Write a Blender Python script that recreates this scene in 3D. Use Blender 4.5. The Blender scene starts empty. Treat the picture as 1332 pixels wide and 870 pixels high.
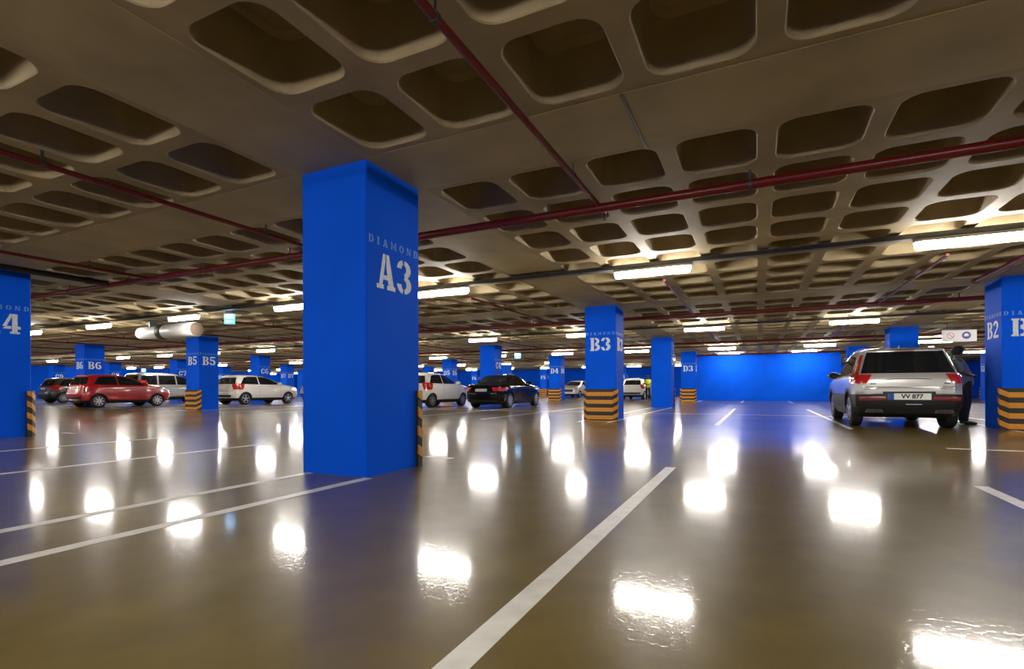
import bpy, bmesh, math, random
from mathutils import Vector, Matrix
random.seed(7)
PI = math.pi
SC = bpy.context.scene
COL = SC.collection

# ------------------------------------------------------------------ camera
H_CAM, YAW, ROLL, F_PX, CY = 0.82, 0.446, 0.0029, 668.9, 505.1
cam_d = bpy.data.cameras.new('camera')
cam_d.sensor_fit = 'HORIZONTAL'; cam_d.sensor_width = 36.0
cam_d.lens = F_PX / 1332 * 36.0
cam_d.shift_y = (CY - 435.0) / 1332.0
cam_d.clip_start = 0.05; cam_d.clip_end = 300
cam = bpy.data.objects.new('camera', cam_d); COL.objects.link(cam)
cam.matrix_world = (Matrix.Translation((0, 0, H_CAM)) @ Matrix.Rotation(YAW, 4, 'Z')
                    @ Matrix.Rotation(PI / 2, 4, 'X') @ Matrix.Rotation(-ROLL, 4, 'Z'))
SC.camera = cam
# ------------------------------------------------------------------ world (closed garage: no sky is seen)
world = bpy.data.worlds.new('world'); SC.world = world; world.use_nodes = True
world.node_tree.nodes['Background'].inputs[0].default_value = (0, 0, 0, 1)
world.node_tree.nodes['Background'].inputs[1].default_value = 0
# ------------------------------------------------------------------ exposure
SC.view_settings.view_transform = 'Standard'
SC.view_settings.look = 'None'
SC.view_settings.gamma = 1.0
SC.view_settings.use_curve_mapping = False
SC.view_settings.exposure = 1.5
LAMP_STRENGTH = 20.0
LAMP_COLOR = (1.0, 0.95, 0.87, 1)

# ------------------------------------------------------------------ grid of the garage (metres)
U0, V0, SU, SV, CW, H = -3.673, 4.12, 8.314, 9.27, 0.82, 2.943
def U(r): return U0 + r          # positions relative to column A3
def V(r): return V0 + r
PITCH_U, PITCH_V = 0.8165, 0.934
REL_L, REL_R, REL_F, REL_B = -54.0, 21.0, -14.0, 50.5

# ------------------------------------------------------------------ materials
MATS = {}
def mat(name, color, rough=0.5, metal=0.0, noise=0.0, nscale=6.0, bump=0.0, bscale=40.0,
        coat=0.0, coat_rough=0.05, spec=0.5, emit=None, estr=0.0, alpha=1.0, trans=0.0):
    if name in MATS: return MATS[name]
    m = bpy.data.materials.new(name); m.use_nodes = True
    nt = m.node_tree; b = nt.nodes['Principled BSDF']
    col = tuple(color) + (1,) if len(color) == 3 else color
    b.inputs['Base Color'].default_value = col
    b.inputs['Roughness'].default_value = rough
    b.inputs['Metallic'].default_value = metal
    b.inputs['Specular IOR Level'].default_value = spec
    b.inputs['Coat Weight'].default_value = coat
    b.inputs['Coat Roughness'].default_value = coat_rough
    if trans: b.inputs['Transmission Weight'].default_value = trans
    if emit:
        b.inputs['Emission Color'].default_value = tuple(emit)[:3] + (1,)
        b.inputs['Emission Strength'].default_value = estr
    if noise or bump:
        tc = nt.nodes.new('ShaderNodeTexCoord')
        geo = nt.nodes.new('ShaderNodeNewGeometry')
    if noise:
        n = nt.nodes.new('ShaderNodeTexNoise'); n.inputs['Scale'].default_value = nscale
        n.inputs['Detail'].default_value = 6
        nt.links.new(geo.outputs['Position'], n.inputs['Vector'])
        r = nt.nodes.new('ShaderNodeValToRGB')
        r.color_ramp.elements[0].position = .3; r.color_ramp.elements[1].position = .7
        r.color_ramp.elements[0].color = tuple(c * (1 - noise) for c in col[:3]) + (1,)
        r.color_ramp.elements[1].color = tuple(min(1, c * (1 + noise)) for c in col[:3]) + (1,)
        nt.links.new(n.outputs['Fac'], r.inputs['Fac'])
        nt.links.new(r.outputs['Color'], b.inputs['Base Color'])
    if bump:
        n2 = nt.nodes.new('ShaderNodeTexNoise'); n2.inputs['Scale'].default_value = bscale
        n2.inputs['Detail'].default_value = 4
        nt.links.new(geo.outputs['Position'], n2.inputs['Vector'])
        bp = nt.nodes.new('ShaderNodeBump'); bp.inputs['Strength'].default_value = bump
        bp.inputs['Distance'].default_value = 0.01
        nt.links.new(n2.outputs['Fac'], bp.inputs['Height'])
        nt.links.new(bp.outputs['Normal'], b.inputs['Normal'])
    MATS[name] = m
    return m

M_BLUE = mat('blue_paint', (0.003, 0.104, 0.82), rough=0.65, spec=.04, noise=0.07, nscale=1.3, bump=0.05, bscale=30)
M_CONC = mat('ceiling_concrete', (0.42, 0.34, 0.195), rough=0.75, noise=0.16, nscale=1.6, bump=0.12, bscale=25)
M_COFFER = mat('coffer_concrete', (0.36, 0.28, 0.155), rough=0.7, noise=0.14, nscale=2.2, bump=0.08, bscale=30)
M_STENCIL = mat('stencil_white', (0.72, 0.78, 0.86), rough=0.6, noise=0.12, nscale=30)
M_STENCIL2 = mat('stencil_thin_white', (0.14, 0.36, 0.85), rough=0.6, noise=0.2, nscale=40)
M_LINE = mat('line_paint', (0.62, 0.60, 0.55), rough=0.42, noise=0.12, nscale=9, bump=0.1, bscale=60)
M_RUBBER = mat('black_rubber', (0.018, 0.017, 0.016), rough=0.6)
M_YELLOW = mat('guard_yellow', (0.62, 0.25, 0.015), rough=0.5, noise=0.08, nscale=20)
M_REDPIPE = mat('red_pipe', (0.15, 0.007, 0.008), rough=0.32, noise=0.1, nscale=4)
M_BLACKPIPE = mat('black_pipe', (0.012, 0.012, 0.013), rough=0.45)
M_STEEL = mat('galvanised_steel', (0.26, 0.27, 0.27), rough=0.45, metal=0.6, noise=0.1, nscale=8)
M_TRAY = mat('tray_grey', (0.10, 0.105, 0.11), rough=0.5, noise=.1)
M_DKSTEEL = mat('dark_steel', (0.06, 0.06, 0.06), rough=0.5, metal=0.3)
M_LAMPBODY = mat('lamp_housing_grey', (0.45, 0.45, 0.43), rough=0.5)
M_LAMP = mat('lamp_diffuser', (0.9, 0.9, 0.9), rough=0.4, emit=LAMP_COLOR, estr=LAMP_STRENGTH)
M_FAN = mat('jet_fan_white', (0.62, 0.63, 0.60), rough=0.4)
M_FANGRILLE = mat('jet_fan_grille', (0.17, 0.125, 0.085), rough=0.6)
M_CHROME = mat('chrome', (0.75, 0.75, 0.76), rough=0.12, metal=1.0)
M_ALLOY = mat('alloy', (0.50, 0.50, 0.52), rough=0.3, metal=0.9)
M_TYRE = mat('tyre', (0.013, 0.013, 0.014), rough=0.8)
M_GLASS = mat('car_glass', (0.008, 0.010, 0.012), rough=0.04, spec=0.6, coat=0.5)
M_TRIM = mat('black_trim', (0.012, 0.012, 0.013), rough=0.5)
M_CLAD = mat('grey_cladding', (0.016, 0.0155, 0.015), rough=0.5, spec=.3)
M_TAIL = mat('tail_lamp_red', (0.42, 0.012, 0.014), rough=0.15, coat=1.0)
M_REFL = mat('reflector_dark_red', (0.16, 0.008, 0.010), rough=0.3)
M_HEAD = mat('head_lamp', (0.7, 0.72, 0.75), rough=0.1, metal=0.6, coat=1.0)
M_PLATE = mat('plate_white', (0.75, 0.75, 0.72), rough=0.4)
M_PLATEBLUE = mat('plate_blue', (0.01, 0.05, 0.35), rough=0.4)
M_SKIN = mat('skin', (0.12, 0.065, 0.042), rough=0.55)

def floor_material():
    m = bpy.data.materials.new('polished_floor'); m.use_nodes = True
    nt = m.node_tree; b = nt.nodes['Principled BSDF']; L = nt.links.new
    geo = nt.nodes.new('ShaderNodeNewGeometry')
    def noise(scale, detail=5):
        n = nt.nodes.new('ShaderNodeTexNoise'); n.inputs['Scale'].default_value = scale
        n.inputs['Detail'].default_value = detail; L(geo.outputs['Position'], n.inputs['Vector']); return n
    n1 = noise(0.55); n2 = noise(4.0, 8); n3 = noise(34.0, 3)
    r1 = nt.nodes.new('ShaderNodeValToRGB')
    r1.color_ramp.elements[0].position = .32; r1.color_ramp.elements[0].color = (0.145, 0.100, 0.019, 1)
    r1.color_ramp.elements[1].position = .68; r1.color_ramp.elements[1].color = (0.128, 0.094, 0.028, 1)
    L(n1.outputs['Fac'], r1.inputs['Fac'])
    mx = nt.nodes.new('ShaderNodeMix'); mx.data_type = 'RGBA'; mx.blend_type = 'MULTIPLY'
    r2 = nt.nodes.new('ShaderNodeValToRGB')
    r2.color_ramp.elements[0].position = .3; r2.color_ramp.elements[0].color = (.82, .82, .82, 1)
    r2.color_ramp.elements[1].position = .7; r2.color_ramp.elements[1].color = (1.1, 1.1, 1.1, 1)
    L(n2.outputs['Fac'], r2.inputs['Fac'])
    mx.inputs['Factor'].default_value = 1
    L(r1.outputs['Color'], mx.inputs[6]); L(r2.outputs['Color'], mx.inputs[7])
    L(mx.outputs[2], b.inputs['Base Color'])
    mr = nt.nodes.new('ShaderNodeMapRange')
    mr.inputs['From Min'].default_value = .3; mr.inputs['From Max'].default_value = .7
    mr.inputs['To Min'].default_value = .30; mr.inputs['To Max'].default_value = .37
    L(n1.outputs['Fac'], mr.inputs['Value']); L(mr.outputs['Result'], b.inputs['Roughness'])
    b.inputs['Specular IOR Level'].default_value = 0.08
    b.inputs['Coat Weight'].default_value = 0.62
    b.inputs['Coat Roughness'].default_value = 0.085
    bp = nt.nodes.new('ShaderNodeBump'); bp.inputs['Strength'].default_value = 0.055
    bp.inputs['Distance'].default_value = 0.01
    pit = nt.nodes.new('ShaderNodeValToRGB')
    pit.color_ramp.elements[0].position = .57; pit.color_ramp.elements[0].color = (1, 1, 1, 1)
    pit.color_ramp.elements[1].position = .66; pit.color_ramp.elements[1].color = (0, 0, 0, 1)
    L(n3.outputs['Fac'], pit.inputs['Fac'])
    ad = nt.nodes.new('ShaderNodeMath'); ad.operation = 'MULTIPLY_ADD'; ad.inputs[1].default_value = .22
    L(pit.outputs['Color'], ad.inputs[0]); L(n2.outputs['Fac'], ad.inputs[2])
    L(ad.outputs[0], bp.inputs['Height']); L(bp.outputs['Normal'], b.inputs['Normal'])
    L(bp.outputs['Normal'], b.inputs['Coat Normal'])
    return m
M_FLOOR = floor_material()

# ------------------------------------------------------------------ helpers
def link(o, parent=None):
    COL.objects.link(o)
    if parent is not None: o.parent = parent
    return o
def tag(o, label=None, cat=None, group=None, kind=None):
    if label: o['label'] = label
    if cat: o['category'] = cat
    if group: o['group'] = group
    if kind: o['kind'] = kind
    return o
def empty(name, loc=(0, 0, 0), rz=0.0):
    o = bpy.data.objects.new(name, None); o.empty_display_size = .2
    o.location = loc; o.rotation_euler = (0, 0, rz); COL.objects.link(o); return o
def copy_tree(o, parent=None):
    c = o.copy(); COL.objects.link(c)
    if parent is not None: c.parent = parent
    for ch in list(o.children): copy_tree(ch, c)
    return c

class MB:
    """collects geometry of ONE mesh"""
    def __init__(s): s.v = []; s.f = []
    def add(s, vs, fs):
        k = len(s.v); s.v += [tuple(p) for p in vs]; s.f += [tuple(i + k for i in f) for f in fs]; return s
    def box(s, x0, x1, y0, y1, z0, z1):
        vs = [(x, y, z) for z in (z0, z1) for y in (y0, y1) for x in (x0, x1)]
        return s.add(vs, [(0, 2, 3, 1), (4, 5, 7, 6), (0, 1, 5, 4), (2, 6, 7, 3), (0, 4, 6, 2), (1, 3, 7, 5)])
    def prism(s, pts, axis, a0, a1):
        """closed outline pts (2D) swept along axis 'x','y' or 'z'"""
        n = len(pts)
        def P(p, a): return {'x': (a, p[0], p[1]), 'y': (p[0], a, p[1]), 'z': (p[0], p[1], a)}[axis]
        vs = [P(p, a0) for p in pts] + [P(p, a1) for p in pts]
        fs = [tuple(range(n)), tuple(range(2 * n - 1, n - 1, -1))]
        fs += [(i, n + i, n + (i + 1) % n, (i + 1) % n) for i in range(n)]
        return s.add(vs, fs)
    def tube(s, p0, p1, r, n=12, r1=None, caps=True):
        p0, p1 = Vector(p0), Vector(p1); d = (p1 - p0).normalized()
        a = d.orthogonal().normalized(); b = d.cross(a); r1 = r if r1 is None else r1
        vs = []
        for p, rr in ((p0, r), (p1, r1)):
            for i in range(n):
                t = 2 * PI * i / n; vs.append(p + a * math.cos(t) * rr + b * math.sin(t) * rr)
        fs = [(i, (i + 1) % n, n + (i + 1) % n, n + i) for i in range(n)]
        if caps: fs += [tuple(range(n - 1, -1, -1)), tuple(range(n, 2 * n))]
        return s.add(vs, fs)
    def lathe(s, prof, axis='x', origin=(0, 0, 0), n=24, cap=True):
        """prof: list of (a, r) along axis"""
        vs = []
        for a, r in prof:
            for i in range(n):
                t = 2 * PI * i / n; c, q = math.cos(t) * r, math.sin(t) * r
                p = {'x': (a, c, q), 'y': (c, a, q), 'z': (c, q, a)}[axis]
                vs.append((p[0] + origin[0], p[1] + origin[1], p[2] + origin[2]))
        fs = []
        for j in range(len(prof) - 1):
            for i in range(n):
                fs.append((j * n + i, j * n + (i + 1) % n, (j + 1) * n + (i + 1) % n, (j + 1) * n + i))
        if cap:
            fs.append(tuple(range(n - 1, -1, -1))); k = (len(prof) - 1) * n
            fs.append(tuple(range(k, k + n)))
        return s.add(vs, fs)
    def mesh(s, name, m=None, smooth=None):
        me = bpy.data.meshes.new(name); me.from_pydata(s.v, [], s.f)
        bm = bmesh.new(); bm.from_mesh(me); bmesh.ops.recalc_face_normals(bm, faces=bm.faces); bm.to_mesh(me); bm.free()
        if m: me.materials.append(m)
        if smooth is not None:
            me.shade_smooth(); me.set_sharp_from_angle(angle=math.radians(smooth))
        return me
    def build(s, name, m=None, parent=None, smooth=None):
        return link(bpy.data.objects.new(name, s.mesh(name, m, smooth)), parent)
def inst(name, me, parent=None, loc=(0, 0, 0), rz=0.0):
    o = bpy.data.objects.new(name, me); o.location = loc; o.rotation_euler = (0, 0, rz); return link(o, parent)
def evaluated_mesh(o):
    dg = bpy.context.evaluated_depsgraph_get(); dg.update()
    return bpy.data.meshes.new_from_object(o.evaluated_get(dg))
def project(u, v, z):
    X = u * math.cos(YAW) + v * math.sin(YAW); Z = -u * math.sin(YAW) + v * math.cos(YAW)
    if Z < .3: return None
    return 666 + F_PX * X / Z, CY - F_PX * (z - H_CAM) / Z, Z

# ================================================================== SETTING
floor = MB().box(U(REL_L) - .3, U(REL_R) + .3, V(REL_F) - .3, V(REL_B) + .3, -0.3, 0.0).build('floor', M_FLOOR)
tag(floor, 'polished brown concrete garage floor with mirror-like reflections', kind='structure')
HW = H + 0.42
for nm, box, lb in (
    ('wall_back', (REL_L - .3, REL_R + .3, REL_B, REL_B + .3), 'blue painted wall at the far end of the garage'),
    ('wall_front', (REL_L - .3, REL_R + .3, REL_F - .3, REL_F), 'blue painted wall behind the viewer'),
    ('wall_left', (REL_L - .3, REL_L, REL_F, REL_B), 'dark blue painted wall at the far left'),
    ('wall_right', (REL_R, REL_R + .3, REL_F, REL_B), 'blue painted wall at the right'),
    ('wall_core', (0.15, 8.05, 31.2, 31.5), 'wide bright blue wall panel between the columns and the silver car')):
    w = MB().box(U(box[0]), U(box[1]), V(box[2]), V(box[3]), 0.0, HW if nm != 'wall_core' else H).build(nm, M_BLUE)
    tag(w, lb, kind='structure')

# ---- ceiling: solid bands on the column lines, coffers between
BU, BV = SU / 2 - 4.5 * PITCH_U, SV / 2 - 4.5 * PITCH_V      # half width of the bands
cu_lines = [k * SU for k in range(-6, 3)]
cv_lines = [k * SV for k in range(-1, 6)]
u_edges = [(REL_L, -6 * SU - BU)] ; cb = MB()
TOP = H + .42
for r in cv_lines:
    cb.box(U(REL_L), U(REL_R), V(r - BV), V(r + BV), H, TOP)
cb.box(U(REL_L), U(REL_R), V(REL_F), V(cv_lines[0] - BV), H, TOP)
cb.box(U(REL_L), U(REL_R), V(cv_lines[-1] + BV), V(REL_B), H, TOP)
for a, b_ in zip(cv_lines[:-1], cv_lines[1:]):
    for r in cu_lines:
        cb.box(U(r - BU), U(r + BU), V(a + BV), V(b_ - BV), H, TOP)
    cb.box(U(REL_L), U(cu_lines[0] - BU), V(a + BV), V(b_ - BV), H, TOP)
    cb.box(U(cu_lines[-1] + BU), U(REL_R), V(a + BV), V(b_ - BV), H, TOP)
ceiling = cb.build('ceiling', M_CONC)
tag(ceiling, 'brown concrete waffle slab ceiling with rows of rounded coffers', kind='structure')
OPU, OPV, CR, CD, STEP = 0.655, 0.77, 0.16, 0.39, 0.0015
def coffer_geo(seg):
    def rr(hu, hv, rad, z):
        out = []
        for cx, cy, a0 in ((hu - rad, hv - rad, 0), (-hu + rad, hv - rad, 90), (-hu + rad, -hv + rad, 180), (hu - rad, -hv + rad, 270)):
            for i in range(seg + 1):
                t = math.radians(a0 + 90 * i / seg)
                out.append((cx + rad * math.cos(t), cy + rad * math.sin(t), z))
        return out
    n = 4 * (seg + 1)
    rings = [rr(OPU / 2 + .008, OPV / 2 + .008, CR, 0), rr(OPU / 2, OPV / 2, CR, .008)]
    rings += [rr(OPU / 2 - .035, OPV / 2 - .035, CR - .015, CD - .04), rr(OPU / 2 - .075, OPV / 2 - .075, CR - .05, CD)]
    if seg < 3: rings = [rings[0], rings[3]]
    vs = [p for r in rings for p in r]; fs = []
    for j in range(len(rings) - 1):
        for i in range(n):
            fs.append((j * n + i, (j + 1) * n + i, (j + 1) * n + (i + 1) % n, j * n + (i + 1) % n))
    fs.append(tuple((len(rings) - 1) * n + i for i in range(n)))
    k = len(vs); pu, pv = PITCH_U / 2, PITCH_V / 2
    vs += [(pu, pv, 0), (-pu, pv, 0), (-pu, -pv, 0), (pu, -pv, 0)]
    for q in range(4):
        b0 = q * (seg + 1)
        for i in range(seg): fs.append((k + q, b0 + i, b0 + i + 1))
        fs.append((k + q, b0 + seg, (b0 + seg + 1) % n, k + (q + 1) % 4))
    return vs, fs
cells = []
for bu in range(-7, 2 + 1):
    for bv in range(-1, 5):
        if not (bu * SU >= -6 * SU - .1 and (bu + 1) * SU <= 2 * SU + .1): continue
        for i in range(9):
            for j in range(9):
                u = U(bu * SU + SU / 2 + (i - 4) * PITCH_U); v = V(bv * SV + SV / 2 + (j - 4) * PITCH_V)
                p = project(u, v, H)
                vis = p and -330 < p[0] < 1660 and -420 < p[1] < 870
                if vis: 
                    q = [project(u + a, v + b, H) for a in (-.4, .4) for b in (-.46, .46)]
                    vis = all(q) and max(t[0] for t in q) > 0 and min(t[0] for t in q) < 1332 and max(t[1] for t in q) > 0
                cells.append((p[2] if vis else 1e6, u, v))
cells.sort()
vs_, fs_ = coffer_geo(6)
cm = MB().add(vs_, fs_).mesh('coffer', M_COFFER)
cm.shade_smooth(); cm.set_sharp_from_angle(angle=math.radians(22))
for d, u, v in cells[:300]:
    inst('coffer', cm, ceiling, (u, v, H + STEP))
vs_, fs_ = coffer_geo(2)
vv, ff = [], []
for d, u, v in cells[300:]:
    k = len(vv); vv += [(p[0] + u, p[1] + v, p[2] + H + STEP) for p in vs_]; ff += [tuple(a + k for a in f) for f in fs_]
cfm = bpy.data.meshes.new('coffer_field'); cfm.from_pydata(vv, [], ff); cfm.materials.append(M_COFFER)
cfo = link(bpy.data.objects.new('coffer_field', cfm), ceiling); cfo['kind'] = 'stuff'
# pour joint on the band beside the sprinkler branch
MB().box(U(2.775), U(2.80), V(-.43), V(.5), H - .004, H).build('pour_joint', M_DKSTEEL, ceiling)
MB().box(U(5.24), U(5.26), V(-.43), V(.3), H - .004, H).build('pour_joint', M_DKSTEEL, ceiling)

# ---- painted lines on the floor (flat paint)
def fline(u0, u1, v0, v1, z=0.0015):
    return MB().box(U(u0), U(u1), V(v0), V(v1), 0.0, z).build('bay_line', M_LINE, floor)
LW = 0.10
for base in range(-6, 3):
    b0 = base * SU
    for off in (-0.29, 0.44, 2.86, 5.33):
        r = b0 + off
        if r < REL_L + .5 or r > REL_R - .5: continue
        near_col = off in (-0.29, 0.44)
        fline(r - LW / 2, r + LW / 2, -3.9, -0.43 if near_col else 1.38)       # row A bays
        fline(r - LW / 2, r + LW / 2, 7.9, 12.9)                              # row B bays
        fline(r - LW / 2, r + LW / 2, 13.0, 17.9)                             # row C bays
        if base > -5: fline(r - LW / 2, r + LW / 2, 26.5, 31.1)
    if base < 2:
        fline(b0 + .05, b0 + .44, .98, 1.07); fline(b0 - .35, b0 + 0.35, 8.40, 8.46)
    fline(b0 + .44, b0 + 7.9, 12.9, 13.0, 0.0015) if base > -6 and base < 2 else None
fline(5.95, 8.6, 4.55, 4.64)

# ================================================================== COLUMNS
def rect(x0, y0, x1, y1): return [(x0, y0), (x1, y0), (x1, y1), (x0, y1)]
def ring(cx, cy, ro, so, ri, si, a0, a1, n=12):
    P = []
    for i in range(n):
        t0 = math.radians(a0 + (a1 - a0) * i / n); t1 = math.radians(a0 + (a1 - a0) * (i + 1) / n)
        P.append([(cx + ro * math.cos(t0), cy + so * math.sin(t0)), (cx + ro * math.cos(t1), cy + so * math.sin(t1)),
                  (cx + ri * math.cos(t1), cy + si * math.sin(t1)), (cx + ri * math.cos(t0), cy + si * math.sin(t0))])
    return P
STEM = [rect(.08, 0, .36, 1), rect(0, 0, .40, .10), rect(0, .90, .40, 1)]
GL = {
 'A': [[(.12, .1), (.30, .1), (.47, .80), (.47, 1), (.34, 1)], [(.52, 1), (.66, 1), (.94, .1), (.64, .1), (.52, .62)],
       rect(0, 0, .38, .12), rect(.56, 0, 1.02, .12), [(.33, .27), (.62, .27), (.57, .40), (.37, .40)]],
 'B': STEM + ring(.46, .745, .40, .255, .14, .13, -90, 90) + ring(.46, .27, .46, .27, .17, .14, -90, 90),
 'C': ring(.50, .5, .50, .5, .22, .36, 98, 262, 16) + ring(.50, .5, .46, .5, .20, .36, 18, 82) + ring(.50, .5, .46, .5, .2, .36, -82, -18),
 'D': STEM + ring(.46, .5, .50, .5, .22, .38, -90, 90, 16),
 'E': STEM + [rect(.44, .88, .86, 1), rect(.74, .70, .86, .9), rect(.44, .44, .70, .56), rect(.44, 0, .90, .12), rect(.78, .1, .90, .3)],
 'F': STEM + [rect(.44, .88, .86, 1), rect(.74, .70, .86, .9), rect(.44, .44, .70, .56)],
 'I': [rect(.14, 0, .42, 1), rect(0, 0, .56, .12), rect(0, .88, .56, 1)],
 'O': ring(.5, .5, .5, .5, .24, .36, 97, 263, 14) + ring(.5, .5, .5, .5, .24, .36, -83, 83, 14),
 'M': [rect(.06, 0, .22, 1), rect(0, 0, .30, .1), rect(.88, 0, 1.14, 1), rect(.80, 0, 1.2, .1),
       [(.24, 1), (.0, 1), (.24, .8), (.54, .1), (.62, .35)], [(.66, .35), (.86, 1), (1.2, 1), (.86, .78), (.66, .1)]],
 'N': [rect(.08, 0, .22, .84), rect(0, 0, .32, .1), rect(.80, .16, .94, 1), rect(.70, .9, 1.04, 1), [(.0, 1), (.30, 1), (.92, .05), (.92, 0), (.72, 0)]],
 '1': [rect(.22, 0, .52, 1), rect(.08, 0, .66, .1), [(.0, .74), (.20, .80), (.20, 1), (.12, .88)]],
 '2': ring(.42, .70, .42, .30, .15, .15, -25, 170, 12) + [[(.06, .16), (.32, .16), (.80, .58), (.60, .58)], rect(.04, 0, .88, .16)],
 '3': ring(.40, .735, .42, .265, .14, .13, -82, 84) + ring(.38, .735, .38, .265, .12, .13, 100, 178) +
      ring(.40, .275, .46, .275, .16, .14, -84, 84) + ring(.38, .275, .38, .275, .12, .14, 180, 262),
 '4': [rect(.48, 0, .76, 1), rect(.38, 0, .88, .1), rect(.76, .24, .92, .38), [(.0, .24), (.44, .24), (.44, .38), (.18, .38)], [(.0, .36), (.20, .36), (.46, .84), (.46, 1), (.38, 1)]],
 '5': [rect(.10, .86, .82, 1), rect(.10, .48, .26, .84), [(.26, .48), (.42, .60), (.42, .68), (.26, .62)]] + ring(.42, .33, .44, .33, .16, .18, -84, 92) + ring(.40, .30, .40, .30, .14, .14, 185, 262),
 '6': ring(.46, .5, .46, .5, .18, .36, 98, 262, 14) + ring(.46, .72, .40, .28, .16, .16, 30, 84) + ring(.46, .31, .42, .31, .15, .17, -84, 90),
 '7': [rect(.0, .84, .86, 1), rect(.0, .70, .14, .84), [(.24, 0), (.50, 0), (.84, .82), (.62, .82)]],
 '8': ring(.44, .74, .38, .26, .14, .13, 98, 262) + ring(.44, .74, .38, .26, .14, .13, -82, 82) + ring(.44, .27, .44, .27, .17, .14, 98, 262) + ring(.44, .27, .44, .27, .17, .14, -82, 82),
 '9': ring(.42, .5, .46, .5, .18, .36, -82, 82, 14) + ring(.42, .28, .40, .28, .16, .16, 200, 262) + ring(.42, .69, .42, .31, .15, .17, 96, 264),
}
def glyph_mesh(text, total_w, height, z0, m, name):
    """stencil text as thin flat paint; local x = across, z = up, y = -thickness"""
    wid = {c: max(p[0] for poly in GL[c] for p in poly) for c in text}
    sw = sum(wid[c] for c in text)
    cw = height * .82
    if len(text) < 4:
        gap = .10; s = total_w / (sw + gap * (len(text) - 1))
        adv = [(c, wid[c] * s) for c in text]; gp = gap * s; sx = s
    else:
        sx = height * .95; gp = (total_w - sw * sx) / (len(text) - 1)
    b = MB(); x = -total_w / 2
    for c in text:
        for poly in GL[c]:
            pts = [(x + p[0] * sx, 0, z0 + p[1] * height) for p in poly]
            b.add(pts, [tuple(range(len(pts)))])
        x += wid[c] * sx + gp
    me = bpy.data.meshes.new(name); me.from_pydata(b.v, [], b.f); me.materials.append(m)
    return me
shaft_b = MB()
c = CW / 2; e = .012
shaft_b.prism([(-c + e, -c), (c - e, -c), (c, -c + e), (c, c - e), (c - e, c), (-c + e, c), (-c, c - e), (-c, -c + e)], 'z', 0, H)
shaft_me = shaft_b.mesh('shaft', M_BLUE)
# rubber guard (built for the -v face; local y is outwards from the face at y=0 -> negative)
GH, GT = 0.80, 0.085
gw, gf = c + .035, c - .075
gb = MB().prism([(-gw, .07), (-c, .07), (-c, 0), (c, 0), (c, .07), (gw, .07), (gw, 0.0), (gf, -GT), (-gf, -GT), (-gw, 0)], 'z', 0, GH)
guard_me = gb.mesh('rubber_guard', M_RUBBER)
def band_mesh(z0, z1, rise):
    """raised yellow band: flat over the front, climbing over the chamfers and the side flanges"""
    o, q = .006, .012
    prof = [(-gw - o, .07, rise * 1.6), (-gw - o, .0, rise), (-gf, -GT - o, 0), (gf, -GT - o, 0), (gw + o, .0, rise), (gw + o, .07, rise * 1.6)]
    inn = [(-gw + q, .07, rise * 1.6), (-gw + q, .0, rise), (-gf, -GT + q, 0), (gf, -GT + q, 0), (gw - q, .0, rise), (gw - q, .07, rise * 1.6)]
    n = len(prof); vs = []
    for lst in (prof, inn):
        for p in lst: vs += [(p[0], p[1], min(GH, max(0, z0 + p[2]))), (p[0], p[1], min(GH, z1 + p[2]))]
    fs = []; k = 2 * n
    for i in range(n - 1):
        a = 2 * i; fs += [(a, a + 2, a + 3, a + 1), (a + k, a + k + 1, a + k + 3, a + k + 2), (a + 1, a + 3, a + k + 3, a + k + 1), (a, a + k, a + k + 2, a + 2)]
    e_ = 2 * n - 2
    fs += [(0, 1, k + 1, k), (e_, e_ + k, e_ + k + 1, e_ + 1)]
    return MB().add(vs, fs).mesh('yellow_band', M_YELLOW)
bands_me = [band_mesh(.02 + .20 * i, .12 + .20 * i, .07) for i in range(4)]
diamond_me = glyph_mesh('DIAMOND', .76, .075, 2.195, M_STENCIL2, 'small_lettering')
ROWS = 'ABCDEF'
AISLE = {'A': 1, 'B': -1, 'C': 1, 'D': -1, 'E': 1, 'F': -1}
LBL = {
 'A3': 'large nearest blue square column stencilled A3',
 'A4': 'blue column cut by the left edge of the picture, stencilled A4',
 'B2': 'blue column at the right edge stencilled B2 with black and yellow guard',
 'B3': 'blue column stencilled B3 with black and yellow striped guard, mid picture',
 'B5': 'blue column stencilled B5 with striped guard under the white jet fan',
 'B6': 'blue column stencilled B6 standing in front of the red car',
 'B4': 'blue column stencilled B4 hidden behind the large A3 column',
 'C2': 'blue column rising directly behind the silver car with roof rails',
 'C3': 'plain blue column between B3 and D3 without a guard in view',
 'C4': 'blue column rising behind the black saloon, stencilled C4',
 'C6': 'blue column stencilled C6 rising behind the white estate hatchback',
 'C7': 'blue column stencilled C7 rising behind the silver people carrier',
 'C8': 'blue column stencilled C8 behind the red car roof',
 'C9': 'small blue column stencilled C9 above the dark grey car',
 'D2': 'blue column just left of the silver car, stencilled D2',
 'D3': 'blue column stencilled D3 at the left end of the blue wall',
 'D4': 'blue column stencilled D4 with striped guard, between black saloon and B3',
 'D5': 'blue column stencilled D5 behind the white hatchback beside A3',
 'D7': 'blue column stencilled D7 at left edge of the A3 column'}
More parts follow.
